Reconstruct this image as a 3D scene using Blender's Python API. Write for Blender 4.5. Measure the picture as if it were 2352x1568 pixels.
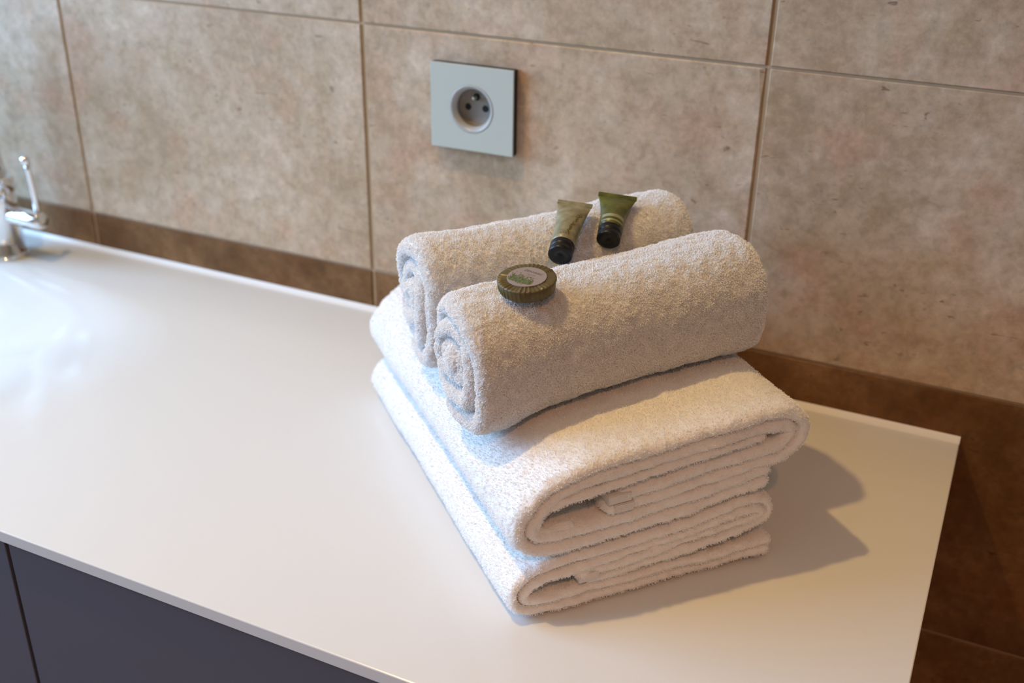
import bpy, bmesh, math
import numpy as np
from mathutils import Vector, Matrix
from mathutils.bvhtree import BVHTree

for _o in list(bpy.data.objects):
    bpy.data.objects.remove(_o)
S = bpy.context.scene
COL = S.collection
PI = math.pi
ZC = 0.86                      # height of the worktop above the floor
FPX = 2512.1                   # focal length in pixels of the 2352 px wide frame

# ------------------------------------------------------------------ camera
cd = bpy.data.cameras.new('camera')
cam = bpy.data.objects.new('camera', cd)
COL.objects.link(cam)
S.camera = cam
r_ = Vector((0.90292717, 0.42955626, 0.01428107))
u_ = Vector((-0.20217519, 0.39518109, 0.89607873))
f_ = Vector((-0.37927262, 0.81198111, -0.44366537))
M = Matrix((r_, u_, -f_)).transposed().to_4x4()
M.translation = Vector((0.57464717, -0.88695403, 0.48448949 + ZC))
cam.matrix_world = M
cd.sensor_fit = 'HORIZONTAL'
cd.sensor_width = 36.0
cd.lens = 36.0 * FPX / 2352.0
cd.clip_start = 0.02
cd.dof.use_dof = True
cd.dof.focus_distance = 0.735
cd.dof.aperture_fstop = 5.6
cd.dof.aperture_blades = 0

# ------------------------------------------------------------------ light and exposure
w = bpy.data.worlds.new('world')
S.world = w
w.use_nodes = True
w.node_tree.nodes['Background'].inputs[0].default_value = (0.75, 0.85, 1.0, 1)
w.node_tree.nodes['Background'].inputs[1].default_value = 0.6
S.view_settings.view_transform = 'Standard'
S.view_settings.look = 'None'
S.view_settings.gamma = 1.0
S.view_settings.exposure = 0.21
S.view_settings.use_curve_mapping = False
S.cycles.use_denoising = True
S.cycles.max_bounces = 7
S.cycles.diffuse_bounces = 4
S.cycles.adaptive_threshold = 0.03
S.cycles.glossy_bounces = 3
S.cycles.transmission_bounces = 4
S.cycles.transparent_max_bounces = 4
S.cycles.caustics_reflective = False
S.cycles.caustics_refractive = False
S.cycles.sample_clamp_indirect = 4.0

def light(name, kind, loc, target, energy, color, **kw):
    ld = bpy.data.lights.new(name, kind)
    ld.energy = energy
    ld.color = color
    for k, v in kw.items():
        setattr(ld, k, v)
    o = bpy.data.objects.new(name, ld)
    COL.objects.link(o)
    o.location = loc
    d = Vector(target) - Vector(loc)
    o.rotation_euler = d.to_track_quat('-Z', 'Y').to_euler()
    return o

# daylight entering by the window in the left wall
light('window_daylight', 'AREA', (-1.37, -0.95, ZC + 0.78), (1.0, -0.95, ZC + 0.78), 45.0, (0.32, 0.60, 1.0),
      shape='RECTANGLE', size=1.45, size_y=1.1)
# recessed ceiling spot over the wash place (throws the sharp warm shadow to the right)
light('ceiling_spot', 'SPOT', (-0.31, -0.60, ZC + 1.78), (0.08, -0.43, ZC), 52.0, (1.0, 0.63, 0.22),
      spot_size=math.radians(62), spot_blend=1.0, shadow_soft_size=0.028)
# the room's other ceiling spot, behind the photographer
light('ceiling_spot', 'SPOT', (1.0, -1.75, ZC + 1.78), (1.0, -1.6, ZC - 0.9), 52.0, (1.0, 0.41, 0.17),
      spot_size=math.radians(110), spot_blend=0.8, shadow_soft_size=0.04)

# ------------------------------------------------------------------ helpers
def lin(c):
    return tuple((x / 255 / 12.92 if x / 255 <= .04045 else ((x / 255 + .055) / 1.055) ** 2.4) for x in c) + (1.0,)

def mat(name, base=(0.8, 0.8, 0.8), rough=0.5, metal=0.0, spec=0.5, **kw):
    m = bpy.data.materials.new(name)
    m.use_nodes = True
    b = m.node_tree.nodes['Principled BSDF']
    b.inputs['Base Color'].default_value = tuple(base)[:3] + (1,)
    b.inputs['Roughness'].default_value = rough
    b.inputs['Metallic'].default_value = metal
    b.inputs['Specular IOR Level'].default_value = spec
    for k, v in kw.items():
        b.inputs[k].default_value = v
    return m

class NT:
    def __init__(s, m):
        s.t = m.node_tree
        s.b = s.t.nodes['Principled BSDF']
    def n(s, t, **kw):
        o = s.t.nodes.new(t)
        for k, v in kw.items():
            if k in o.inputs:
                o.inputs[k].default_value = v
            else:
                setattr(o, k, v)
        return o
    def l(s, a, b):
        s.t.links.new(a, b)
    def ramp(s, src, stops):
        r = s.n('ShaderNodeValToRGB')
        e = r.color_ramp.elements
        while len(e) < len(stops):
            e.new(0.5)
        for i, (p, c) in enumerate(stops):
            e[i].position = p
            e[i].color = tuple(c)[:3] + (1,)
        s.l(src, r.inputs[0])
        return r.outputs[0]
    def mix(s, f, a, b, mode='MIX'):
        m = s.n('ShaderNodeMix', data_type='RGBA', blend_type=mode)
        for i, v in ((0, f), (6, a), (7, b)):
            if hasattr(v, 'is_output'):
                s.l(v, m.inputs[i])
            elif i == 0:
                m.inputs[0].default_value = v
            else:
                m.inputs[i].default_value = tuple(v)[:3] + (1,)
        return m.outputs[2]
    def bump(s, h, strength, dist):
        b = s.n('ShaderNodeBump')
        b.inputs['Strength'].default_value = strength
        b.inputs['Distance'].default_value = dist
        s.l(h, b.inputs['Height'])
        s.l(b.outputs[0], s.b.inputs['Normal'])

def link(name, me, m=None, parent=None, smooth=False):
    o = bpy.data.objects.new(name, me)
    COL.objects.link(o)
    if m is not None:
        me.materials.append(m)
    if parent is not None:
        o.parent = parent
    if smooth:
        me.polygons.foreach_set('use_smooth', [True] * len(me.polygons))
    return o

def bobj(name, bm, m=None, parent=None, smooth=False):
    me = bpy.data.meshes.new(name)
    bm.to_mesh(me)
    bm.free()
    return link(name, me, m, parent, smooth)

def pobj(name, v, f, m=None, parent=None, smooth=False):
    me = bpy.data.meshes.new(name)
    me.from_pydata([tuple(p) for p in v], [], [tuple(q) for q in f])
    me.update()
    return link(name, me, m, parent, smooth)

def quads(name, V, F, m=None, parent=None, smooth=True):
    """fast quad mesh from numpy arrays"""
    me = bpy.data.meshes.new(name)
    me.vertices.add(len(V))
    me.vertices.foreach_set('co', np.asarray(V, np.float32).ravel())
    me.loops.add(len(F) * 4)
    me.loops.foreach_set('vertex_index', np.asarray(F, np.int32).ravel())
    me.polygons.add(len(F))
    me.polygons.foreach_set('loop_start', np.arange(0, len(F) * 4, 4, dtype=np.int32))
    me.polygons.foreach_set('loop_total', np.full(len(F), 4, np.int32))
    me.update(calc_edges=True)
    me.validate()
    return link(name, me, m, parent, smooth)

def box(bm, x0, x1, y0, y1, z0, z1, bev=0.0, seg=2):
    vs = [bm.verts.new((x, y, z)) for x in (x0, x1) for y in (y0, y1) for z in (z0, z1)]
    fs = [(0, 1, 3, 2), (4, 6, 7, 5), (0, 4, 5, 1), (2, 3, 7, 6), (0, 2, 6, 4), (1, 5, 7, 3)]
    faces = [bm.faces.new([vs[i] for i in f]) for f in fs]
    if bev:
        es = list({e for f in faces for e in f.edges})
        bmesh.ops.bevel(bm, geom=es, offset=bev, segments=seg, affect='EDGES', profile=0.7)
    return bm

def boxo(name, x0, x1, y0, y1, z0, z1, m, parent=None, bev=0.0, seg=2):
    return bobj(name, box(bmesh.new(), x0, x1, y0, y1, z0, z1, bev, seg), m, parent)

def tube(path, radii, n=24, cap=True):
    """surface swept along a path with one radius per point -> bmesh"""
    bm = bmesh.new()
    P = [Vector(p) for p in path]
    if not hasattr(radii, '__len__'):
        radii = [radii] * len(P)
    up = Vector((0, 0, 1))
    prev = None
    rings = []
    for i, p in enumerate(P):
        a = P[max(i - 1, 0)]
        b = P[min(i + 1, len(P) - 1)]
        t = (b - a)
        if t.length < 1e-9:
            t = Vector((0, 0, 1))
        t.normalize()
        if prev is None:
            x = t.cross(up)
            if x.length < 1e-3:
                x = t.cross(Vector((1, 0, 0)))
        else:
            x = prev - t * prev.dot(t)
        x.normalize()
        prev = x
        y = t.cross(x)
        rings.append([bm.verts.new(p + (x * math.cos(2 * PI * k / n) + y * math.sin(2 * PI * k / n)) * max(radii[i], 1e-5)) for k in range(n)])
    for A, B in zip(rings, rings[1:]):
        for k in range(n):
            bm.faces.new((A[k], A[(k + 1) % n], B[(k + 1) % n], B[k]))
    if cap:
        bm.faces.new(list(reversed(rings[0])))
        bm.faces.new(rings[-1])
    bmesh.ops.recalc_face_normals(bm, faces=bm.faces)
    return bm

def tag(o, label=None, cat=None, group=None, kind=None):
    if label: o['label'] = label
    if cat: o['category'] = cat
    if group: o['group'] = group
    if kind: o['kind'] = kind
    return o

def empty(name, loc=(0, 0, 0), label=None, cat=None, group=None):
    o = bpy.data.objects.new(name, None)
    COL.objects.link(o)
    o.empty_display_size = 0.02
    o.location = loc
    return tag(o, label, cat, group)

# smooth value noise (numpy) used for cloth relief
def vnoise(x, y, seed):
    rng = np.random.default_rng(seed)
    T = rng.random((256, 256)) * 2 - 1
    xi = np.floor(x).astype(int)
    yi = np.floor(y).astype(int)
    fx = x - xi
    fy = y - yi
    fx = fx * fx * (3 - 2 * fx)
    fy = fy * fy * (3 - 2 * fy)
    g = lambda i, j: T[i & 255, j & 255]
    return (g(xi, yi) * (1 - fx) + g(xi + 1, yi) * fx) * (1 - fy) + (g(xi, yi + 1) * (1 - fx) + g(xi + 1, yi + 1) * fx) * fy

# ------------------------------------------------------------------ materials
def tile_material(name, dark, light_, stain, pit, var, rough, spec):
    m = mat(name, light_, rough, spec=spec)
    N = NT(m)
    geo = N.n('ShaderNodeNewGeometry')
    inf = N.n('ShaderNodeObjectInfo')
    sc = N.n('ShaderNodeVectorMath', operation='SCALE')
    N.l(inf.outputs['Location'], sc.inputs[0])
    sc.inputs['Scale'].default_value = 7.31
    ad = N.n('ShaderNodeVectorMath', operation='ADD')
    N.l(geo.outputs['Position'], ad.inputs[0])
    N.l(sc.outputs[0], ad.inputs[1])
    P = ad.outputs[0]
    def noise(scale, detail=4, rough_=.55, dist=0.0, vec=P):
        n = N.n('ShaderNodeTexNoise')
        n.inputs['Scale'].default_value = scale
        n.inputs['Detail'].default_value = detail
        n.inputs['Roughness'].default_value = rough_
        n.inputs['Distortion'].default_value = dist
        N.l(vec, n.inputs['Vector'])
        return n.outputs[0]
    big = N.ramp(noise(7, 5, .6, .6), [(.36, dark), (.64, light_)])
    mid = N.ramp(noise(34, 5, .62, .4), [(.38, (0, 0, 0)), (.66, (1, 1, 1))])
    c = N.mix(N.mix(.62, (0, 0, 0), mid), big, stain)
    # reddish / olive clouds
    red = N.ramp(noise(15, 3, .5), [(.52, (0, 0, 0)), (.70, (1, 1, 1))])
    c = N.mix(N.mix(.6, (0, 0, 0), red), c, var)
    olive = N.ramp(noise(23, 4, .6), [(.56, (0, 0, 0)), (.74, (1, 1, 1))])
    c = N.mix(N.mix(.5, (0, 0, 0), olive), c, N.mix(1.0, stain, (.80, .84, .66), 'MULTIPLY'))
    # fine grain
    fine = N.ramp(noise(230, 3, .6), [(.3, (.88, .88, .88)), (.7, (1.08, 1.08, 1.08))])
    c = N.mix(1.0, c, fine, 'MULTIPLY')
    mott = N.ramp(noise(85, 4, .6, .3), [(.32, (.82, .81, .79)), (.66, (1.07, 1.07, 1.08))])
    c = N.mix(1.0, c, mott, 'MULTIPLY')
    # pits: thresholded stretched noise, a few only
    mp = N.n('ShaderNodeMapping')
    mp.inputs['Scale'].default_value = (1.0, 1.0, 2.1)
    N.l(P, mp.inputs[0])
    pn = noise(84, 2, .5, .4, mp.outputs[0])
    gate = noise(11, 2, .5)
    pm = N.ramp(pn, [(.672, (0, 0, 0)), (.735, (1, 1, 1))])
    gm = N.ramp(gate, [(.40, (0, 0, 0)), (.60, (1, 1, 1))])
    pits = N.mix(1.0, pm, gm, 'MULTIPLY')
    # thin horizontal veins
    mv = N.n('ShaderNodeMapping')
    mv.inputs['Scale'].default_value = (1.0, 1.0, 6.5)
    N.l(P, mv.inputs[0])
    vn = noise(21, 3, .55, 1.2, mv.outputs[0])
    vm = N.ramp(vn, [(.70, (0, 0, 0)), (.75, (1, 1, 1))])
    allp = N.mix(1.0, pits, vm, 'ADD')
    c = N.mix(N.mix(.7, (0, 0, 0), allp), c, pit)
    N.l(c, N.b.inputs['Base Color'])
    h = N.mix(1.0, N.mix(.25, (0, 0, 0), mid), allp, 'SUBTRACT')
    N.bump(h, .25, .0006)
    return m

M_tile = tile_material('beige_stone_tile', lin((176, 152, 124)), lin((216, 196, 174)), lin((182, 154, 122)), lin((108, 86, 62)), lin((194, 152, 124)), .45, .4)
M_dark = tile_material('brown_stone_tile', lin((102, 70, 38)), lin((146, 110, 74)), lin((106, 72, 38)), lin((52, 30, 14)), lin((112, 66, 32)), .55, .22)
M_grout = mat('sand_grout', lin((176, 154, 126)), .9)
N = NT(M_grout)
n = N.n('ShaderNodeTexNoise'); n.inputs['Scale'].default_value = 900
N.bump(n.outputs[0], .4, .0004)
M_paint = mat('warm_white_paint', lin((216, 188, 152)), .9)
M_floor = mat('brown_floor_tile', lin((120, 92, 66)), .45)
M_top = mat('white_solid_surface', (.72, .728, .72), .20, spec=.5)
N = NT(M_top)
n = N.n('ShaderNodeTexNoise'); n.inputs['Scale'].default_value = 500
N.bump(n.outputs[0], .02, .0002)
M_lacq = mat('dark_grey_lacquer', lin((92, 92, 102)), .5, spec=.35)
N = NT(M_lacq)
n = N.n('ShaderNodeTexNoise'); n.inputs['Scale'].default_value = 1400
N.bump(n.outputs[0], .08, .0002)
M_carc = mat('cabinet_board', lin((40, 40, 46)), .6)
M_chrome = mat('chrome', (.85, .86, .88), .07, 1.0)
M_white = mat('white_plastic', (.62, .60, .56), .35)
M_ringm = mat('silver_grey_plastic', (.42, .43, .42), .3)
M_sock = mat('grey_plastic', (.22, .19, .155), .45)
M_sockblack = mat('socket_black', (.004, .004, .004), .8)
M_brass = mat('earth_pin', (.55, .52, .46), .3, 1.0)
M_sil = mat('white_silicone', (.80, .79, .77), .35)
# back painted glass: pale green-blue
M_glass = mat('back_painted_pale_green_glass', lin((190, 196, 188)), .08, spec=.5)
M_gedge = mat('glass_edge', lin((96, 112, 102)), .12)
M_cotton = mat('white_terry_cotton', (.84, .835, .825), .95, spec=.1)
N = NT(M_cotton)
N.b.inputs['Sheen Weight'].default_value = .15
g = N.n('ShaderNodeNewGeometry')
n = N.n('ShaderNodeTexNoise'); n.inputs['Scale'].default_value = 1100; n.inputs['Detail'].default_value = 2
N.l(g.outputs['Position'], n.inputs['Vector'])
N.bump(n.outputs[0], .5, .0008)
M_pile = mat('white_terry_loops', (.945, .94, .93), .95, spec=.05)
M_hem = mat('woven_hem', (.70, .68, .66), .9, spec=.1)
N = NT(M_hem)
g = N.n('ShaderNodeNewGeometry')
n = N.n('ShaderNodeTexNoise'); n.inputs['Scale'].default_value = 2500
N.l(g.outputs['Position'], n.inputs['Vector'])
N.bump(n.outputs[0], .3, .0003)

# ------------------------------------------------------------------ room shell
XL, XR, YF, H = -1.45, 1.75, -2.35, ZC + 1.82
def struct(name, x0, x1, y0, y1, z0, z1, m):
    return tag(boxo(name, x0, x1, y0, y1, z0, z1, m), kind='structure')
struct('floor', XL - .1, XR + .1, YF - .1, .12, -.1, 0, M_floor)
struct('ceiling', XL - .1, XR + .1, YF - .1, .12, H, H + .1, M_paint)
struct('wall_right', XR, XR + .1, YF, .12, 0, H, M_tile)
struct('wall_front', XL, XR, YF - .1, YF, 0, H, M_paint)
# left wall with the window opening
WY0, WY1, WZ0, WZ1 = -1.75, -0.15, ZC + .15, ZC + 1.41
bm = bmesh.new()
box(bm, XL - .1, XL, YF, WY0, 0, H)
box(bm, XL - .1, XL, WY1, .12, 0, H)
box(bm, XL - .1, XL, WY0, WY1, 0, WZ0)
box(bm, XL - .1, XL, WY0, WY1, WZ1, H)
tag(bobj('wall_left', bm, M_paint), kind='structure')
win = empty('window_1', (XL - .03, (WY0 + WY1) / 2, WZ0))
win['kind'] = 'structure'
def wchild(name, bm, m):
    for v in bm.verts:
        v.co -= win.location
    return bobj(name, bm, m, win)
bm = bmesh.new()
for (a, b, c, d) in ((WY0, WY0 + .05, WZ0, WZ1), (WY1 - .05, WY1, WZ0, WZ1), (WY0, WY1, WZ0, WZ0 + .05), (WY0, WY1, WZ1 - .05, WZ1)):
    box(bm, XL - .06, XL, a, b, c, d)
wchild('window_frame', bm, M_white)
M_pane = mat('frosted_pane', (.9, .95, 1), .5)
M_pane.node_tree.nodes['Principled BSDF'].inputs['Emission Color'].default_value = (.82, .91, 1, 1)
M_pane.node_tree.nodes['Principled BSDF'].inputs['Emission Strength'].default_value = 1.2
bm = box(bmesh.new(), XL - .035, XL - .03, WY0 + .04, WY1 - .04, WZ0 + .04, WZ1 - .04)
wchild('pane', bm, M_pane)

# back wall with its tiles, each a piece of its own
wall = boxo('wall_back', XL - .1, XR + .1, .0095, .12, 0, H, M_grout)
tag(wall, kind='structure')
TW, TH, Z0 = .383, .2497, .0455
JV, JH = .0042, .0023
SX0, SX1, SZ1, SZ0 = .0776, .1621, .2703, .1918      # socket plate
SCX, SCZ = (SX0 + SX1) / 2, (SZ0 + SZ1) / 2
HR = .0225

def ring_plate(x0, x1, z0, z1, cx, cz, r, y_front, y_back, bev, n=48):
    """rectangular slab (facing -y) with a round hole"""
    bm = bmesh.new()
    def edge(a, dx, dz):
        c, s = math.cos(a), math.sin(a)
        t = 1e9
        if c > 1e-9: t = min(t, (x1 - dx - cx) / c)
        if c < -1e-9: t = min(t, (x0 + dx - cx) / c)
        if s > 1e-9: t = min(t, (z1 - dz - cz) / s)
        if s < -1e-9: t = min(t, (z0 + dz - cz) / s)
        return cx + c * t, cz + s * t
    angs = sorted([2 * PI * k / n for k in range(n)] + [math.atan2(z - cz, x - cx) % (2 * PI) for x in (x0, x1) for z in (z0, z1)])
    n = len(angs)
    loops = []
    for kind in range(5):
        L = []
        for a in angs:
            if kind == 0: p = (cx + r * math.cos(a), y_back, cz + r * math.sin(a))
            elif kind == 1: p = (cx + r * math.cos(a), y_front, cz + r * math.sin(a))
            elif kind == 2:
                e = edge(a, bev, bev); p = (e[0], y_front, e[1])
            elif kind == 3:
                e = edge(a, 0, 0); p = (e[0], y_front + bev, e[1])
            else:
                e = edge(a, 0, 0); p = (e[0], y_back, e[1])
            L.append(bm.verts.new(p))
        loops.append(L)
    for A, B in zip(loops, loops[1:]):
        for k in range(n):
            bm.faces.new((A[k], A[(k + 1) % n], B[(k + 1) % n], B[k]))
    bmesh.ops.recalc_face_normals(bm, faces=bm.faces)
    return bm

def tile_bm(w, h):
    bm = bmesh.new()
    b = .0007
    v = []
    for (ix, iz, y) in ((b, b, 0), (0, 0, b), (0, 0, .0092)):
        v.append([bm.verts.new((x, y, z)) for x, z in ((-w / 2 + ix, -h / 2 + iz), (w / 2 - ix, -h / 2 + iz), (w / 2 - ix, h / 2 - iz), (-w / 2 + ix, h / 2 - iz))])
    bm.faces.new(v[0])
    for A, B in zip(v, v[1:]):
        for k in range(4):
            bm.faces.new((A[k], B[k], B[(k + 1) % 4], A[(k + 1) % 4]))
    bmesh.ops.recalc_face_normals(bm, faces=bm.faces)
    return bm

TM = {}
def tile_mesh(w, h, m):
    key = (round(w, 4), round(h, 4), m.name)
    if key not in TM:
        me = bpy.data.meshes.new('tile')
        b = tile_bm(w, h)
        b.to_mesh(me)
        b.free()
        me.materials.append(m)
        TM[key] = me
    return TM[key]
rng = np.random.default_rng(3)
for r in range(-4, 8):
    z0 = Z0 + r * TH
    z1 = z0 + TH
    for c in range(-4, 5):
        x0, x1 = c * TW, (c + 1) * TW
        x0, x1 = max(x0, XL - .02), min(x1, XR + .02)
        za, zb = max(z0, -ZC), min(z1, 1.82)
        if x1 - x0 < .03 or zb - za < .03:
            continue
        m = M_dark if r < 0 else M_tile
        xa, xb, zc0, zc1 = x0 + JV / 2, x1 - JV / 2, za + JH / 2, zb - JH / 2
        if r == 0 and c == 0:      # the tile with the socket's round hole
            bm = ring_plate(xa, xb, zc0, zc1, SCX, SCZ, HR + .001, 0, .0092, .0011)
            cx, cz = (xa + xb) / 2, (zc0 + zc1) / 2
            for v in bm.verts:
                v.co -= Vector((cx, 0, cz))
            t = bobj('tile', bm, m, wall)
        else:
            t = bpy.data.objects.new('tile', tile_mesh(xb - xa, zc1 - zc0, m))
            COL.objects.link(t)
            t.parent = wall
        # hand-laid: each tile a hair proud or back, never square to its neighbours
        t.location = ((xa + xb) / 2, float(rng.uniform(0, .0004)), ZC + (zc0 + zc1) / 2)
        t['tile_row'] = r
# grout lines, recessed
bm = bmesh.new()
for c in range(-3, 5):
    box(bm, c * TW - JV / 2 - .0003, c * TW + JV / 2 + .0003, .0022, .0096, 0, H)
for r in range(-3, 8):
    z = ZC + Z0 + r * TH
    box(bm, XL, XR, .0019, .0096, z - JH / 2 - .0003, z + JH / 2 + .0003)
tag(bobj('grout', bm, M_grout, wall), 'sand coloured grout in the recessed joints')

# ------------------------------------------------------------------ socket
sock = empty('wall_socket', (SCX, 0, ZC + SCZ), 'pale green glass wall socket plate with a round recess, on the beige tile', 'socket')
def schild(name, bm, m, smooth=False, parent=None, label=None):
    for v in bm.verts:
        v.co -= Vector((SCX, 0, SCZ))
    o = bobj(name, bm, m, sock if parent is None else parent, smooth)
    if label: o['label'] = label
    return o
schild('glass_plate', ring_plate(SX0, SX1, SZ0, SZ1, SCX, SCZ, HR, -.0090, -.0076, .0004, 64), M_glass)
schild('mounting_frame', ring_plate(SX0 + .0003, SX1 - .0003, SZ0 + .0003, SZ1 - .0003, SCX, SCZ, HR, -.0076, -.0001, .0002, 64), M_carc, label='dark frame behind the glass plate')
# ring and bowl: profile turned about the socket axis (y)
def lathe_y(cx, cz, prof, n=64):
    bm = bmesh.new()
    rings = []
    for (r, y) in prof:
        rings.append([bm.verts.new((cx + r * math.cos(2 * PI * k / n), y, cz + r * math.sin(2 * PI * k / n))) for k in range(n)])
    for A, B in zip(rings, rings[1:]):
        for k in range(n):
            bm.faces.new((A[k], A[(k + 1) % n], B[(k + 1) % n], B[k]))
    return bm, rings
bm, _r = lathe_y(SCX, SCZ, [(HR - .0002, -.0060), (HR - .0002, -.0091), (HR - .0012, -.0094), (.0204, -.0092), (.0190, -.0078), (.0176, -.0050), (.0172, -.0040)])
schild('rim_ring', bm, M_ringm, True)
bm, rr = lathe_y(SCX, SCZ, [(.0175, -.0046), (.0172, -.002), (.0170, .0006), (.0166, .0018), (.0158, .0022), (.0001, .0022)])
schild('recess', bm, M_sock, True)
for dx, dz, rh in ((-.0088, -.001, .0025), (.0088, -.001, .0025), (0, .0088, .0028)):  # two contact holes, and a black disc around the foot of the earth pin
    bm, rr = lathe_y(SCX + dx, SCZ + dz, [(rh + .0006, .0019), (rh + .0003, .0015), (rh, .0018)], 24)
    bm.faces.new(rr[-1])
    schild('socket_black_disc', bm, M_sockblack)
bm, rr = lathe_y(SCX, SCZ + .0088, [(.0018, .0021), (.0018, -.0036), (.0012, -.0050), (.0003, -.0055)], 20)
bm.faces.new(rr[-1])
schild('earth_pin', bm, M_brass, True)

# ------------------------------------------------------------------ worktop with moulded basin
D, XE, XS, TT = .4529, .583, -1.12, .0112
BX, BY, BA, BB, BD = -.47, -.236, .345, .160, .058
def basin_z(x, y):
    q = (np.abs((x - BX) / BA) ** 3.2 + np.abs((y - BY) / BB) ** 3.2) ** (1 / 3.2)
    t = np.clip((1.0 - q) / .95, 0, 1)
    s = t * t * (3 - 2 * t)
    return -BD * s
top = empty('washbasin_worktop', (0, 0, ZC), 'long white solid surface worktop with moulded oval basin', 'worktop')
nx, ny = 300, 90
xs = np.linspace(XS, XE, nx)
ys = np.linspace(-D, -.0005, ny)
XX, YY = np.meshgrid(xs, ys, indexing='ij')
QQ = (np.abs((XX - BX) / BA) ** 3.2 + np.abs((YY - BY) / BB) ** 3.2) ** (1 / 3.2)
ZZ = basin_z(XX, YY)
# tiny radius along the free edges of the slab
de = np.minimum(XE - XX, YY + D)
idx = np.arange(nx * ny).reshape(nx, ny)
F = np.stack([idx[:-1, :-1], idx[1:, :-1], idx[1:, 1:], idx[:-1, 1:]], -1).reshape(-1, 4)
V = np.stack([XX, YY, ZZ], -1).reshape(-1, 3)
inside = (QQ.reshape(-1)[F] < 1.0).all(1)
def sub(V, F):
    u, inv = np.unique(F, return_inverse=True)
    return V[u], inv.reshape(F.shape)
bv, bf = sub(V, F[inside])
quads('basin', bv, bf, M_top, top)
# slab: top with edges, underside plain with opening hidden by cabinet
b = .0009
tv, tf = sub(V, F[~inside])
tv = tv.copy()
tv[:, 0] = np.where(tv[:, 0] > XE - 1e-6, XE - b, tv[:, 0])
tv[:, 1] = np.where(tv[:, 1] < -D + 1e-6, -D + b, tv[:, 1])
quads('slab', tv, tf, M_top, top)
prof = [(b, 0), (b * .3, -b * .3), (0, -b), (0, -TT + .0015), (.0015, -TT), (.03, -TT)]
pv = []
for (o_, z) in prof:
    pv += [(XS, -D + o_, z), (XE - o_, -D + o_, z), (XE - o_, -.0005, z)]
pf = []
for i in range(len(prof) - 1):
    for k in range(2):
        pf.append((3 * i + k, 3 * i + 3 + k, 3 * i + 4 + k, 3 * i + 1 + k))
pobj('edge_band', pv, pf, M_top, top)
boxo('underside', XS, XE - .031, -D + .031, -.40, -TT - .0002, -TT + .002, M_top, top)
# drain of the basin
bm, rr = lathe_y(0, 0, [(.031, -.001), (.030, -.003), (.024, -.0035), (.022, -.0025), (.001, -.0028)], 40)
for v in bm.verts:
    v.co = Vector((BX + v.co.x, BY + v.co.z, -BD - v.co.y))
bobj('drain', bm, M_chrome, top, True)
# silicone bead where the worktop meets the tiles
bm = bmesh.new()
seg = []
for x in (XS, XE):
    seg.append([bm.verts.new(p) for p in ((x, -.0055, ZC + .0001), (x, -.0036, ZC + .0010), (x, -.0016, ZC + .0026), (x, .0002, ZC + .0048))])
for k in range(3):
    bm.faces.new((seg[0][k], seg[1][k], seg[1][k + 1], seg[0][k + 1]))
tag(bobj('trim_1', bm, M_sil, None, True), kind='structure')

# ------------------------------------------------------------------ vanity cabinet
cab = empty('vanity_cabinet', (-.27, -.22, ZC - .52), 'dark grey lacquered vanity cabinet hanging under the white worktop', 'cabinet')
def cchild(name, x0, x1, y0, y1, z0, z1, m, bev=0.0, parent=None):
    bm = box(bmesh.new(), x0, x1, y0, y1, z0 + ZC, z1 + ZC, bev)
    for v in bm.verts:
        v.co -= cab.location
    return bobj(name, bm, m, cab if parent is None else parent)
CT, CB, CF = -TT - .0006, -.52, -D + .026
cchild('side_panel', .555, .573, CF, -.003, CB, CT, M_lacq)
cchild('side_panel', XS + .003, XS + .021, CF, -.003, CB, CT, M_lacq)
cchild('side_panel', -.05, -.034, CF, -.003, CB, CT - .12, M_carc)
cchild('bottom_panel', XS + .021, .555, CF, -.003, CB, CB + .018, M_lacq)
cchild('back_rail', XS + .021, .555, -.02, -.003, CB + .018, CB + .12, M_carc)
cchild('front_rail', XS + .021, .555, CF, CF + .006, -.06, CT - .001, M_carc)
for (a, b_) in ((XS + .003, -.5755), (-.5725, -.0425), (-.0385, .573)):
    cchild('drawer_front', a, b_, -D + .0035, -D + .0225, CB, CT - .0006, M_lacq, .0008)

# ------------------------------------------------------------------ mixer tap
FX, FY = -.463, -.062
tap = empty('basin_mixer_tap', (FX, FY, ZC), 'chrome basin mixer tap with side lever behind the basin', 'tap')
bobj('base_ring', tube([(0, 0, .0001), (0, 0, .003), (0, 0, .0045)], [.0240, .0240, .0225], 40), M_chrome, tap, True)
bobj('body', tube([(0, 0, .004), (0, 0, .0042), (0, 0, .074), (0, 0, .078), (0, 0, .079)], [.0001, .0215, .0215, .0205, .0185], 40), M_chrome, tap, True)
bobj('collar', tube([(0, 0, .0785), (0, 0, .0786), (0, 0, .092), (0, 0, .095), (0, 0, .0955)], [.0001, .0228, .0228, .0210, .0160], 40), M_chrome, tap, True)
sp = [Vector((0, 0, .095)), Vector((-.001, 0, .12)), Vector((-.004, 0, .17)), Vector((-.006, 0, .215))] + [Vector((-.006, -.062 + .062 * math.cos(t), .225 + .062 * math.sin(t))) for t in np.linspace(.15, PI, 18)] + [Vector((-.006, -.124, .190))]
bobj('spout', tube(sp, [.0165, .0150, .0125] + [.0110] * (len(sp) - 3), 28), M_chrome, tap, True)
bobj('aerator', tube([(-.006, -.124, .191), (-.006, -.124, .1905), (-.006, -.124, .175), (-.006, -.124, .1745)], [.0001, .0128, .0128, .0001], 28), M_chrome, tap, True)
bobj('cartridge_hub', tube([(.018, 0, .052), (.022, 0, .052), (.064, 0, .052), (.0665, 0, .052), (.0665, 0, .052)], [.0098, .0102, .0102, .0092, .0001], 32), M_chrome, tap, True)
lv = bobj('lever', tube([(.0625, 0, .058), (.0632, -.001, .085), (.0625, -.002, .112), (.0620, -.0025, .119)], [.0034, .0034, .0032, .0032], 16), M_chrome, tap, True)
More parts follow.
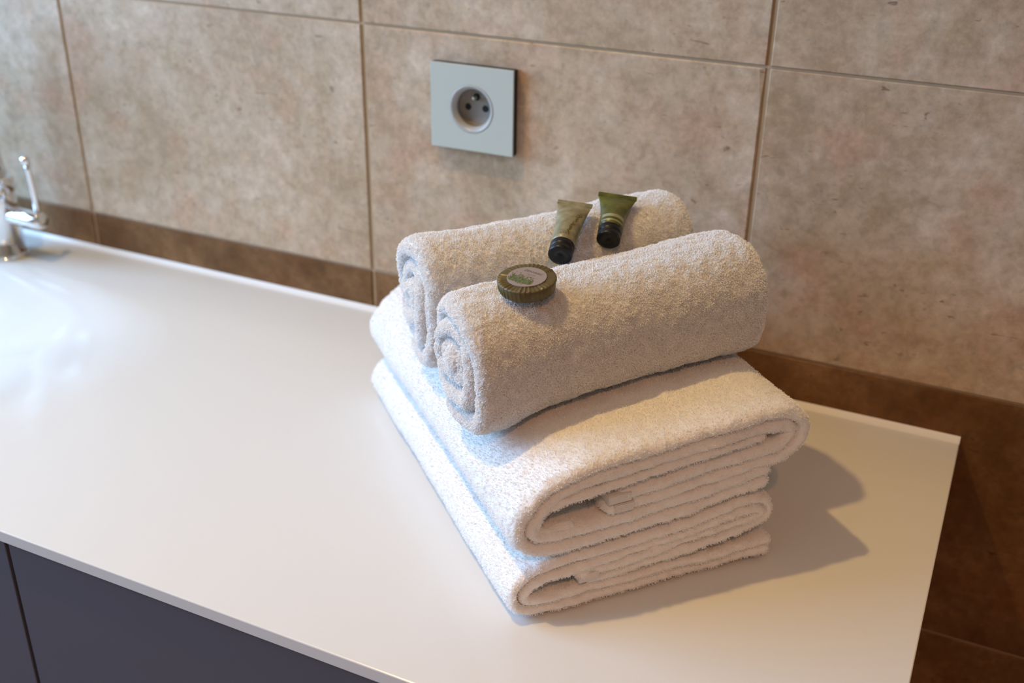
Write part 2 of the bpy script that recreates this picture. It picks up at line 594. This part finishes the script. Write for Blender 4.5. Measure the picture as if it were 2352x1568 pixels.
bobj('lever_tip', tube([(.0620, -.0024, .1175), (.0620, -.0026, .1185), (.0612, -.003, .1235), (.0605, -.0034, .1270), (.0602, -.0036, .1280)], [.0005, .0043, .0052, .0042, .0002], 16), M_chrome, lv, True)
bobj('set_screw', tube([(.0175, -.0170, .068), (.0180, -.0178, .068), (.0186, -.0186, .068)], [.0030, .0040, .0001], 14), M_ringm, tap, True)

# ------------------------------------------------------------------ towels
A_ = math.radians(47.6)
E1 = np.array([math.cos(A_), math.sin(A_), 0.0])
E2 = np.array([-math.sin(A_), math.cos(A_), 0.0])
OO = np.array([.340, -.378, ZC])
def stack_world(a, v, z):
    return OO + a[..., None] * E1 + v[..., None] * E2 + z[..., None] * np.array([0, 0, 1.0])

def catmull(P, step):
    P = np.asarray(P, float)
    Q = np.vstack([2 * P[0] - P[1], P, 2 * P[-1] - P[-2]])
    out = []
    for i in range(1, len(Q) - 2):
        for t in np.linspace(0, 1, 12, endpoint=False):
            p0, p1, p2, p3 = Q[i - 1:i + 3]
            out.append(.5 * ((2 * p1) + (-p0 + p2) * t + (2 * p0 - 5 * p1 + 4 * p2 - p3) * t * t + (-p0 + 3 * p1 - 3 * p2 + p3) * t ** 3))
    out.append(Q[-2])
    out = np.array(out)
    L = np.r_[0, np.cumsum(np.linalg.norm(np.diff(out, axis=0), axis=1))]
    n = max(8, int(L[-1] / step))
    s = np.linspace(0, L[-1], n)
    return np.stack([np.interp(s, L, out[:, k]) for k in range(2)], 1), s

def offset(C, d):
    T = np.gradient(C, axis=0)
    T /= np.linalg.norm(T, axis=1)[:, None] + 1e-12
    Nn = np.stack([-T[:, 1], T[:, 0]], 1)
    return C + Nn * d, Nn, T

def strip_surface(C, s, h, vs, world, seed, amp=.0007, low=.0012, v_shift=None, end_round=True, step=.002):
    """closed cloth layer: centre line C in the cross-section plane, half thickness h, swept over vs.
    returns V, F, normals"""
    _, Nn, T = offset(C, 0)
    n = len(C)
    ang = np.linspace(0, PI, 7)[1:-1]
    cen = [C, np.repeat(C[-1:], 5, 0), C[::-1], np.repeat(C[:1], 5, 0)]
    # side +N, round end, side -N (reversed), round start
    e_end = np.stack([Nn[-1] * math.cos(a) + T[-1] * math.sin(a) for a in ang])
    e_st = np.stack([-Nn[0] * math.cos(a) - T[0] * math.sin(a) for a in ang])
    nor = [Nn, e_end, -Nn[::-1], e_st]
    ss = [s, np.full(5, s[-1]), s[::-1], np.full(5, s[0])]
    Cc = np.vstack(cen)
    Nc = np.vstack(nor)
    sc = np.concatenate(ss)
    side = np.concatenate([np.zeros(n), np.full(5, .5), np.ones(n), np.full(5, .5)])
    m = len(Cc)
    phi = np.linspace(0, PI / 2, 8)
    v0, v1 = vs[0], vs[-1]
    vv, hh, nv = [], [], []
    for p in phi:
        vv.append(v0 + h * (1 - math.sin(p))); hh.append(h * math.cos(PI / 2 - p)); nv.append(-math.cos(p))
    vv = [v0 + h * (1 - math.sin(p)) for p in phi]
    hh = [h * math.sin(p) for p in phi]
    # start ring: thickness ~0 at v0, grows to h at v0+h
    er = h * ER
    vv = [v0 + er * (1 - math.cos(p)) for p in phi]
    nv = [-math.cos(p) for p in phi]
    mid = [v for v in vs if v0 + er * 1.15 < v < v1 - er * 1.15]
    vv += mid; hh += [h] * len(mid); nv += [0] * len(mid)
    vv += [v1 - er * (1 - math.cos(p)) for p in phi[::-1]]
    hh += [h * math.sin(p) for p in phi[::-1]]
    nv += [math.cos(p) for p in phi[::-1]]
    vv, hh, nv = np.array(vv), np.array(hh), np.array(nv)
    nr = len(vv)
    SS = np.repeat(sc[None], nr, 0)
    VV = np.repeat(vv[:, None], m, 1)
    HH = np.repeat(hh[:, None], m, 1)
    NV = np.repeat(nv[:, None], m, 1)
    k = seed * 17.3
    fine = vnoise(SS / .0042 + k, VV / .0042 + side * 91 + k, seed) + .6 * vnoise(SS / .0021 + k, VV / .0021 + side * 57, seed + 1)
    lo1 = vnoise(SS / .035 + k, VV / .06 + k, seed + 2)
    lo2 = vnoise(SS / .02 + k, VV / .03 - k, seed + 3) * .4
    th = HH * (1 + .10 * vnoise(SS / .016 + k, VV / .02, seed + 5)) + amp * fine * np.clip(HH / h, 0, 1)
    nxy = np.sqrt(1 - NV ** 2)
    P = Cc[None] + Nc[None] * th[..., None]
    cn = np.vstack([Nn, np.repeat(Nn[-1:], 5, 0), Nn[::-1], np.repeat(Nn[:1], 5, 0)])
    P = P + cn[None] * (low * (lo1 + lo2))[..., None]
    vsh = 0 if v_shift is None else v_shift(SS)
    edge_f = np.clip(1 - (VV - v0) / .04, 0, 1)
    VV2 = VV + vsh * edge_f + amp * 1.2 * NV * vnoise(SS / .0042 + k, VV / .0042, seed + 12) + .0012 * edge_f * vnoise(SS / .03 + k, SS * 0, seed + 9)
    W = world(P[..., 0], VV2, P[..., 1])
    idx = np.arange(nr * m).reshape(nr, m)
    nx_ = np.roll(idx, -1, 1)
    F = np.stack([idx[:-1], nx_[:-1], nx_[1:], idx[1:]], -1).reshape(-1, 4)
    return W.reshape(-1, 3), F

def merge(parts):
    V, F, o = [], [], 0
    for v, f in parts:
        V.append(v); F.append(f + o); o += len(v)
    return np.vstack(V), np.vstack(F)

def face_areas_normals(V, F):
    d1 = V[F[:, 2]] - V[F[:, 0]]
    d2 = V[F[:, 3]] - V[F[:, 1]]
    c = np.cross(d1, d2)
    a = np.linalg.norm(c, axis=1)
    return a / 2, c / (a[:, None] + 1e-15)

def fix_winding(V, F):
    # signed volume test on the whole closed surface
    d = np.einsum('ij,ij->i', V[F[:, 0]], np.cross(V[F[:, 1]], V[F[:, 2]])).sum() + np.einsum('ij,ij->i', V[F[:, 0]], np.cross(V[F[:, 2]], V[F[:, 3]])).sum()
    return F if d > 0 else F[:, ::-1]

def make_pile(parent, V, F, count, seed, length=.0013, radius=.00010, gap=.0045):
    """terry loops standing on the outer surface only"""
    rng = np.random.default_rng(seed)
    ar, nm = face_areas_normals(V, F)
    tree = BVHTree.FromPolygons(V.tolist(), F.tolist())
    cen = V[F].mean(1)
    ok = np.zeros(len(F), bool)
    for i in range(len(F)):
        if ar[i] < 1e-9: continue
        p = Vector(cen[i] + nm[i] * .0006)
        hit = tree.ray_cast(p, Vector(nm[i]), gap)
        ok[i] = hit[0] is None
    pr = ar * ok
    pr /= pr.sum()
    fi = rng.choice(len(F), count, p=pr)
    u, v = rng.random(count)[:, None], rng.random(count)[:, None]
    q = V[F[fi]]
    P = (q[:, 0] * (1 - u) + q[:, 1] * u) * (1 - v) + (q[:, 3] * (1 - u) + q[:, 2] * u) * v
    n = nm[fi]
    t = np.cross(n, rng.normal(size=(count, 3)))
    t /= np.linalg.norm(t, axis=1)[:, None] + 1e-12
    b_ = np.cross(n, t)
    # neighbouring loops lean the same way in patches
    L = length * rng.uniform(.65, 1.25, (count, 1))
    lean = rng.uniform(.15, .6, (count, 1))
    s = rng.uniform(-.35, .35, (count, 1))
    K = 5
    pts = np.empty((count, K, 3))
    pts[:, 0] = P - n * .0004
    pts[:, 1] = P + n * L * .45 + t * L * lean * .3
    pts[:, 2] = P + n * L * .80 + t * L * lean * .8 + b_ * L * s * .5
    pts[:, 3] = P + n * L * .62 + t * L * lean * 1.3 + b_ * L * s
    pts[:, 4] = P + n * L * .15 + t * L * lean * 1.2 + b_ * L * s * 1.2
    hc = bpy.data.hair_curves.new('terry_pile')
    hc.add_curves([K] * count)
    hc.attributes['position'].data.foreach_set('vector', pts.reshape(-1).astype(np.float32))
    ra = hc.attributes.get('radius') or hc.attributes.new('radius', 'FLOAT', 'POINT')
    ra.data.foreach_set('value', np.repeat(rng.uniform(.7, 1.2, count) * radius, K).astype(np.float32))
    hc.materials.append(M_pile)
    o = bpy.data.objects.new('terry_pile', hc)
    COL.objects.link(o)
    o.parent = parent
    o['kind'] = 'stuff'
    return o

PILE = 1.0
ER = 1.5
def folded_towel(path, Hh, vs, seed, label, z_base, ends, pile, lips=()):
    C, s = catmull(path, .0021)
    org = Vector(stack_world(np.array(.1), np.array(.15), np.array(z_base)))
    root = empty('folded_bath_towel', org, label, 'towel', 'folded white towels')
    h = Hh / 2 * 1.07
    parts = []
    for k, sgn in enumerate((1, -1)):
        Ck, Nn, T = offset(C, sgn * h * .88)
        i0 = ends[k]
        sk = np.r_[0, np.cumsum(np.linalg.norm(np.diff(Ck, axis=0), axis=1))]
        # drop points that bunch up inside the tight turn
        keep = np.r_[True, np.diff(sk) > .0006]
        Ck = Ck[keep]
        sel = slice(i0, None)
        Ck, sk2 = catmull(Ck[sel][::2], .0022)
        parts.append(strip_surface(Ck, sk2, h, vs, stack_world, seed + 11 * k, low=.0009))
    for k, (lp, lh) in enumerate(lips):
        Ck, sk2 = catmull(lp, .0020)
        parts.append(strip_surface(Ck, sk2, lh, vs, stack_world, seed + 31 + k, low=.0006))
    V, F = merge([(v, fix_winding(v - v.mean(0), f)) for v, f in parts])
    V = V.copy()
    V[:, 2] = np.maximum(V[:, 2], ZC + .0006 if z_base < .01 else -9)
    V -= np.array(org)
    quads('cloth', V, F, M_cotton, root)
    if pile:
        make_pile(root, V, F, int(pile * PILE), seed)
    return root

vs_f = np.r_[np.arange(0, .06, .0022), np.arange(.06, .336, .004)]
# bottom towel: centre line of the doubled cloth, hem end inside -> right turn -> left turn -> right end
low_path = [(.050, .0225), (.075, .0240), (.11, .0262), (.15, .0305), (.176, .0335), (.1885, .0362), (.1915, .0420), (.186, .0472), (.172, .0478), (.14, .0435), (.10, .0388), (.06, .0362), (.03, .0342), (.0145, .0308), (.0052, .0210), (.0085, .0118), (.022, .0088), (.06, .0086), (.10, .0086), (.15, .0092), (.197, .0105)]
t_low = folded_towel(low_path, .0074, vs_f, 21, 'lower folded white terry bath towel lying directly on the worktop', 0.0, (0, 3), 330000,
                     lips=(([(.0285, .0300), (.036, .0305), (.050, .0315), (.07, .033)], .0030),))
up_path = [(.070, .0765), (.10, .0785), (.14, .0828), (.175, .0865), (.198, .0890), (.2098, .1000), (.2050, .1100), (.190, .1135), (.16, .1120), (.12, .1085), (.08, .1052), (.05, .1015), (.028, .0935), (.0120, .0780), (.0095, .0670), (.0165, .0588), (.035, .0572), (.07, .0580), (.12, .0620), (.16, .0678), (.188, .0708)]
t_up = folded_towel(up_path, .0104, vs_f, 55, 'upper folded white terry bath towel, thicker, carrying the two rolled towels', .045, (4, 0), 360000,
                    lips=(([(.0285, .0838), (.036, .0868), (.050, .0890), (.068, .0913), (.085, .0935), (.115, .0965), (.15, .1000), (.182, .1020)], .0034), ([(.0180, .0765), (.0160, .0690), (.0210, .0660), (.030, .0655), (.042, .0665)], .0026)))

# flat woven hem bands showing at the inner ends
def hem(parent, a0, a1, z0, z1, dep, v0=.0012):
    bm = bmesh.new()
    c = []
    for (a, z) in ((a0, z0), (a1, z0 + (a1 - a0) * .03), (a1, z1 + (a1 - a0) * .03), (a0, z1)):
        for v in (v0, v0 + dep):
            c.append(bm.verts.new(Vector(stack_world(np.array(a), np.array(v), np.array(z))) - parent.location))
    for f in ((0, 2, 4, 6), (1, 7, 5, 3), (0, 1, 3, 2), (2, 3, 5, 4), (4, 5, 7, 6), (6, 7, 1, 0)):
        bm.faces.new([c[i] for i in f])
    bmesh.ops.recalc_face_normals(bm, faces=bm.faces)
    bmesh.ops.bevel(bm, geom=list(bm.edges), offset=.0006, segments=2, affect='EDGES')
    return bobj('hem_band', bm, M_hem, parent)
hem(t_up, .0662, .083, .0772, .0842, .26, -.0006)
hem(t_up, .0705, .0850, .0700, .0768, .26, -.0010)
hem(t_low, .0475, .0625, .0198, .0272, .26, -.0008)

def rolled_towel(seed, label, centre, ax0, ax1, tilt, dz, wid, hgt, turns, pile, h=.0060):
    """spiral roll: cross-section in the (v, z) plane, swept along a"""
    th = np.linspace(.9 * PI, .9 * PI + turns * 2 * PI, 600)
    th = np.linspace(0, turns * 2 * PI, 700)
    thend = -PI * .40                         # the free edge lies low at the front
    ang = thend - th[::-1] * 1.0              # ends at thend
    ang = ang
    fr = np.linspace(0, 1, 700)
    pitch = 2 * h * 1.03
    R = 1 - (1 - fr) * turns * pitch / (hgt / 2)
    c_, s_ = np.cos(ang[::-1] * 1.0), np.sin(ang[::-1] * 1.0)
    ang2 = thend - (1 - fr) * turns * 2 * PI
    c_, s_ = np.cos(ang2), np.sin(ang2)
    ex = np.where(s_ < 0, 4.6, 2.3)
    bnd = (np.abs(c_) ** ex + np.abs(s_) ** ex) ** (-1 / ex)
    rr_ = np.maximum(R, .14)
    # constant-thickness layers on a flattened outline
    aw, ah = wid / 2 - h - (1 - rr_) * hgt / 2 * .92, hgt / 2 - h - (1 - rr_) * hgt / 2
    aw, ah = np.maximum(aw, .0015), np.maximum(ah, .003)
    px = centre[0] + aw * bnd * c_
    pz = centre[1] + ah * bnd * s_
    C, s = catmull(np.stack([px, pz], 1)[::6], .0023)
    def world(p, v, z):
        f = (v - ax0) / (ax1 - ax0)
        zb = centre[1] - hgt / 2
        ztop = zb + hgt * (1 + .055 * f - .02 * np.sin(f * PI)) + dz * f
        zlow = np.interp(v, [-.004, .02, .05, .08, .12, .16, .19, .22], [.1035, .1055, .1132, .1168, .1200, .1234, .1250, .1245]) + .0012
        zz = zlow + (z - zb) / hgt * (ztop - zlow)
        # the roll sags and ripples a little along its length
        zz = zz + .0012 * np.sin(f * 9 + 1.0) * np.clip((z - zb) / hgt, 0, 1)
        pp = p + tilt * f + .002 * np.sin(f * 5 + seed)
        return stack_world(v, pp, zz)
    vs = np.r_[np.arange(ax0, ax0 + .02, .002), np.arange(ax0 + .02, ax1 - .01, .0026), np.arange(ax1 - .01, ax1, .002), ax1]
    tel = lambda SS: .0022 * np.sin(SS * 55 + seed) - .004 * (1 - SS / s[-1])
    V, F = strip_surface(C, s, h, vs, world, seed, low=.0016, v_shift=lambda SS: tel(SS))
    org = Vector(stack_world(np.array((ax0 + ax1) / 2), np.array(centre[0]), np.array(centre[1] - hgt / 2)))
    F = fix_winding(V - V.mean(0), F)
    V = V - np.array(org)
    root = empty('rolled_towel', org, label, 'towel', 'rolled white towels')
    quads('cloth', V, F, M_cotton, root)
    if pile:
        make_pile(root, V, F, int(pile * PILE), seed, length=.0019, radius=.00013)
    return root
rolled_towel(5, 'front rolled white towel, nearest the camera, with the round soap on its left end', (.0985, .1565), -.004, .219, .010, .008, .096, .085, 3.5, 300000)
rolled_towel(8, 'rear rolled white towel, nearer the tiled wall, under the two small tubes', (.1900, .1590), -.002, .212, .003, .008, .088, .091, 3.5, 220000)

# ------------------------------------------------------------------ soap
def at_stack(a, v, z):
    return Vector(stack_world(np.array(a), np.array(v), np.array(z)))
M_wrap = mat('olive_pleated_wrapper', lin((90, 79, 45)), .36, spec=.5)
M_label = mat('lilac_grey_label', lin((146, 134, 130)), .5)
M_ink = mat('dark_print', lin((92, 78, 80)), .6)
M_herb = [mat('herb_green_dark', lin((66, 84, 34)), .6), mat('herb_green_light', lin((106, 122, 60)), .6), mat('herb_grey_green', lin((100, 114, 96)), .6)]
soap = empty('round_soap', (0, 0, 0), 'round olive green pleat-wrapped guest soap with pale label, lying on the front rolled towel', 'soap')
R0, T0 = .0196, .0090
n = 260
rngs = np.random.default_rng(12)
pl = 38
ph = rngs.uniform(-.4, .4, pl)
def pleat(a, k=0):
    x = (a / (2 * PI)) * pl
    i = int(x) % pl
    f = x - math.floor(x)
    return (f ** 1.6) * (1 if f < .86 else (1 - f) / .14) * (.75 + .5 * math.sin(ph[i] * 9))
prof = [(.0001, -.0002, 0), (.0100, -.0002, 0), (.0118, 0, .1), (.0130, .0, .55), (.0165, .0, 1.0), (.0189, -.0000, .8), (.0194, -.0004, .5), (.0196, -.0012, .6), (.0193, -.0045, 1.2), (.0187, -.0076, 1.0), (.0180, -.0088, .5), (.016, -.0092, .1), (.0001, -.0092, 0)]
v, f = [], []
for (r, z, amt) in prof:
    for k in range(n):
        a = 2 * PI * k / n
        p = pleat(a)
        if z < -.0015 and amt > 0:
            rr2 = r + .0009 * amt * (p - .5)
            zz2 = z
        else:
            rr2 = r
            zz2 = z + .0013 * amt * (p - .4)
        v.append((rr2 * math.cos(a), rr2 * math.sin(a), zz2))
for i in range(len(prof) - 1):
    for k in range(n):
        f.append((i * n + k, i * n + n + k, i * n + n + (k + 1) % n, i * n + (k + 1) % n))
pobj('wrapper', v, f, M_wrap, soap, True)
bm = bmesh.new()
ring = [bm.verts.new((.0130 * math.cos(2 * PI * k / 64), .0130 * math.sin(2 * PI * k / 64), .00055)) for k in range(64)]
ring0 = [bm.verts.new((.0131 * math.cos(2 * PI * k / 64), 0.0131 * math.sin(2 * PI * k / 64), .0000)) for k in range(64)]
bm.faces.new(ring)
for k in range(64):
    bm.faces.new((ring0[k], ring0[(k + 1) % 64], ring[(k + 1) % 64], ring[k]))
lab = bobj('label', bm, M_label, soap)
def text_mesh(name, txt, size, loc, rot, m, parent):
    tc = bpy.data.curves.new(name, 'FONT')
    tc.body = txt
    tc.size = size
    tc.align_x = 'CENTER'
    tc.resolution_u = 3
    to = bpy.data.objects.new(name + '_tmp', tc)
    COL.objects.link(to)
    dg = bpy.context.evaluated_depsgraph_get()
    me = bpy.data.meshes.new_from_object(to.evaluated_get(dg))
    bpy.data.objects.remove(to)
    o = link(name, me, m, parent)
    o.location = loc
    o.rotation_euler = (0, 0, rot)
    return o
# herb sprig printed on the label
bm = bmesh.new()
def leafq(bm, x, y, a, L, W, z):
    c, s = math.cos(a), math.sin(a)
    p = [(0, 0), (L * .5, W), (L, 0), (L * .5, -W)]
    return bm.faces.new([bm.verts.new((x + c * q[0] - s * q[1], y + s * q[0] + c * q[1], z)) for q in p])
for i in range(420):
    t = rngs.random()
    x = -.0095 + .0165 * t + rngs.normal(0, .0008)
    y = -.0085 + .0042 * abs(rngs.normal(0, 1)) * (1 - .5 * abs(t - .45)) + rngs.normal(0, .0006) - .001 * math.sin(t * PI)
    if x * x + y * y > .0126 ** 2: continue
    fc = leafq(bm, x, y, rngs.uniform(.2, 2.9), rngs.uniform(.0012, .0028), rngs.uniform(.0002, .0004), .00060 + .00002 * (i % 5))
    fc.material_index = int(rngs.integers(0, 3))
hb = bobj('herb_print', bm, None, lab)
for m_ in M_herb: hb.data.materials.append(m_)
tx = text_mesh('lettering', 'ZENWAC', .0034, (.0008, .0058, .00062), 0, M_ink, lab)
bm = bmesh.new()
box(bm, -.0060, .0078, .00055, .00085, .00056, .00062)
box(bm, -.0020, .0042, .0030, .0040, .00056, .00062)
box(bm, -.0012, .0030, .0019, .0024, .00056, .00062)
bobj('print_line', bm, mat('faded_print', lin((134, 118, 116)), .6), lab)
# place: near-horizontal disc leaning slightly to the camera
sz = .2085
soap.location = at_stack(.0420, .0850, .2068)
dirv = cam.matrix_world.translation - soap.location
side = Vector((r_.x, r_.y, 0)).normalized()
nrm = (Vector((0, 0, 1)) + Vector((dirv.x, dirv.y, 0)).normalized() * .10 - side * .06).normalized()
xax = (side - nrm * side.dot(nrm)).normalized()
yax = nrm.cross(xax)
Rm = Matrix((xax, yax, nrm)).transposed()
soap.rotation_euler = (Rm @ Matrix.Rotation(math.radians(-36), 3, 'Z')).to_euler()

# ------------------------------------------------------------------ tubes
def tube_thing(label, P_cap, P_end, up_hint, body_m, band_m, Rr, Wend, crimp_roll, seed):
    P_cap, P_end = Vector(P_cap), Vector(P_end)
    ax = (P_end - P_cap)
    L = ax.length
    ax.normalize()
    side = Vector(up_hint)
    side = (side - ax * side.dot(ax)).normalized()
    nr_ = ax.cross(side)
    root = empty('toiletry_tube', P_cap, label, 'tube', 'toiletry tubes on the towels')
    Rm = Matrix((side, nr_, ax)).transposed()
    root.rotation_euler = Rm.to_euler()
    # body loft along local z: round at the shoulder, flat at the crimp
    zc = .0105
    n = 48
    v, f = [], []
    st = [(zc - .0006, Rr * .80, Rr * .80), (zc + .0004, Rr * .97, Rr * .97), (zc + .002, Rr * 1.04, Rr * 1.04)]
    for t in np.linspace(0, 1, 16)[1:]:
        z = zc + .002 + (L - zc - .002 - .004) * t
        wx = Rr * 1.04 + (Wend / 2 - Rr * 1.04) * (t ** 2.5)
        wy = Rr * 1.04 * (1 - t ** 1.5) + .0007
        st.append((z, wx, wy))
    st.append((L - .002, Wend / 2 + .0001, .0007))
    st.append((L, Wend / 2 + .0003, .0006))
    for i, (z, wx, wy) in enumerate(st):
        for k in range(n):
            a = 2 * PI * k / n
            cx_, sx_ = math.cos(a), math.sin(a)
            e = 1.0
            v.append((wx * cx_, wy * sx_, z))
    for i in range(len(st) - 1):
        for k in range(n):
            f.append((i * n + k, i * n + (k + 1) % n, i * n + n + (k + 1) % n, i * n + n + k))
    f.append(tuple(range(n))[::-1])
    f.append(tuple(range((len(st) - 1) * n, len(st) * n)))
    body = pobj('tube_body', v, f, body_m, root, True)
    bm = box(bmesh.new(), -Wend / 2 - .0003, Wend / 2 + .0003, -.0008, .0008, L - .0038, L + .0003, .0003, 1)
    bobj('crimp_seal', bm, body_m, root)
    # cap: rounded cylinder with flip lid and dimple
    prof = [(.0001, .0016), (.0012, .0016), (.0017, .0004), (.0060, 0), (Rr * .90, .0002), (Rr * .985, .0009), (Rr, .0022), (Rr, .0049), (Rr * .965, .0051), (Rr * .965, .0056), (Rr * 1.0, .0058), (Rr * 1.005, .0108), (Rr * .8, .0110)]
    v, f = [], []
    for (r, z) in prof:
        for k in range(48):
            a = 2 * PI * k / 48
            v.append((r * math.cos(a), r * math.sin(a), z))
    for i in range(len(prof) - 1):
        for k in range(48):
            f.append((i * 48 + k, i * 48 + 48 + k, i * 48 + 48 + (k + 1) % 48, i * 48 + (k + 1) % 48))
    f.append(tuple(range(48)))
    cap = pobj('cap', v, f, M_cap, root, True)
    bm = box(bmesh.new(), -.0028, .0028, Rr * .93, Rr * 1.03, .0012, .0032, .0003, 1)
    bobj('lid_tab', bm, M_cap, cap)
    return root, body, L, st

M_cap = mat('black_gloss_plastic', (.006, .006, .0065), .36, spec=.35)
def tube_mat(name, c1, c2):
    m = mat(name, c1, .3, spec=.5)
    N = NT(m)
    tc = N.n('ShaderNodeTexCoord')
    n_ = N.n('ShaderNodeTexNoise'); n_.inputs['Scale'].default_value = 160; n_.inputs['Detail'].default_value = 3
    N.l(tc.outputs['Object'], n_.inputs['Vector'])
    N.l(N.ramp(n_.outputs[0], [(.35, c1), (.68, c2)]), N.b.inputs['Base Color'])
    N.b.inputs['Subsurface Weight'].default_value = .25
    N.b.inputs['Subsurface Radius'].default_value = (.004, .004, .002)
    N.b.inputs['Subsurface Scale'].default_value = 1.0
    return m
M_tubeg = tube_mat('grey_green_translucent_plastic', lin((118, 113, 84)), lin((152, 147, 118)))
M_tubeo = tube_mat('olive_green_translucent_plastic', lin((66, 70, 18)), lin((96, 99, 34)))
M_band = mat('pale_green_band', lin((146, 148, 116)), .4)
camr = Vector(r_)
t1, b1, L1, st1 = tube_thing('grey green translucent mini tube with black flip cap, left of the two tubes', at_stack(.0885, .1350, .1962), at_stack(.1215, .1815, .2170), camr, M_tubeg, None, .0088, .0258, 0, 1)
t2, b2, L2, st2 = tube_thing('olive green mini tube with black flip cap and pale band, right of the two tubes', at_stack(.1325, .1470, .1975), at_stack(.1580, .1835, .2180), camr, M_tubeo, None, .0088, .0288, 0, 2)
# pale printed band of the olive tube (upper side only)
def wrap_band(parent, st, z0, z1, a0, a1, m, name='printed_band', off=.00012):
    v, f = [], []
    zs = [s_[0] for s_ in st]; wx = [s_[1] for s_ in st]; wy = [s_[2] for s_ in st]
    nn = 24
    for z in (z0, z1):
        X, Y = np.interp(z, zs, wx) + off, np.interp(z, zs, wy) + off
        for k in range(nn + 1):
            a = a0 + (a1 - a0) * k / nn
            v.append((X * math.cos(a), Y * math.sin(a), z))
    for k in range(nn):
        f.append((k, k + 1, nn + 2 + k, nn + 1 + k))
    return pobj(name, v, f, m, parent, True)
# which local y faces up?
upy = 1 if (t2.rotation_euler.to_matrix() @ Vector((0, 1, 0))).z > 0 else -1
wrap_band(b2, st2, .0165, .0200, upy * .5, upy * 2.5, M_band)
wrap_band(b2, st2, .0128, .0140, upy * .5, upy * 2.5, M_band)
# faint dark print on the grey green tube: lettering rows and a sprig
upy1 = 1 if (t1.rotation_euler.to_matrix() @ Vector((0, 1, 0))).z > 0 else -1
bm = bmesh.new()
zs = [s_[0] for s_ in st1]; wx = [s_[1] for s_ in st1]; wy = [s_[2] for s_ in st1]
def on_tube(a, z, off=.0002):
    X, Y = np.interp(z, zs, wx) + off, np.interp(z, zs, wy) + off
    return Vector((X * math.cos(a), Y * math.sin(a) * upy1, z))
def dash(a, z, da, dz):
    p = [on_tube(a - da, z - dz), on_tube(a + da, z - dz * .3), on_tube(a + da, z + dz), on_tube(a - da, z + dz * .3)]
    bm.faces.new([bm.verts.new(q) for q in p])
for k in range(4):
    dash(1.2 + k * .22, .0150, .06, .0005)
for i in range(70):
    t = rngs.random()
    dash(1.35 - .75 * t * rngs.uniform(.5, 1) + rngs.normal(0, .06), .016 + .028 * t, rngs.uniform(.02, .07), rngs.uniform(.0003, .0010))
bobj('printed_sprig', bm, mat('olive_print', lin((98, 88, 48)), .6), b1)
print('towel stack built')
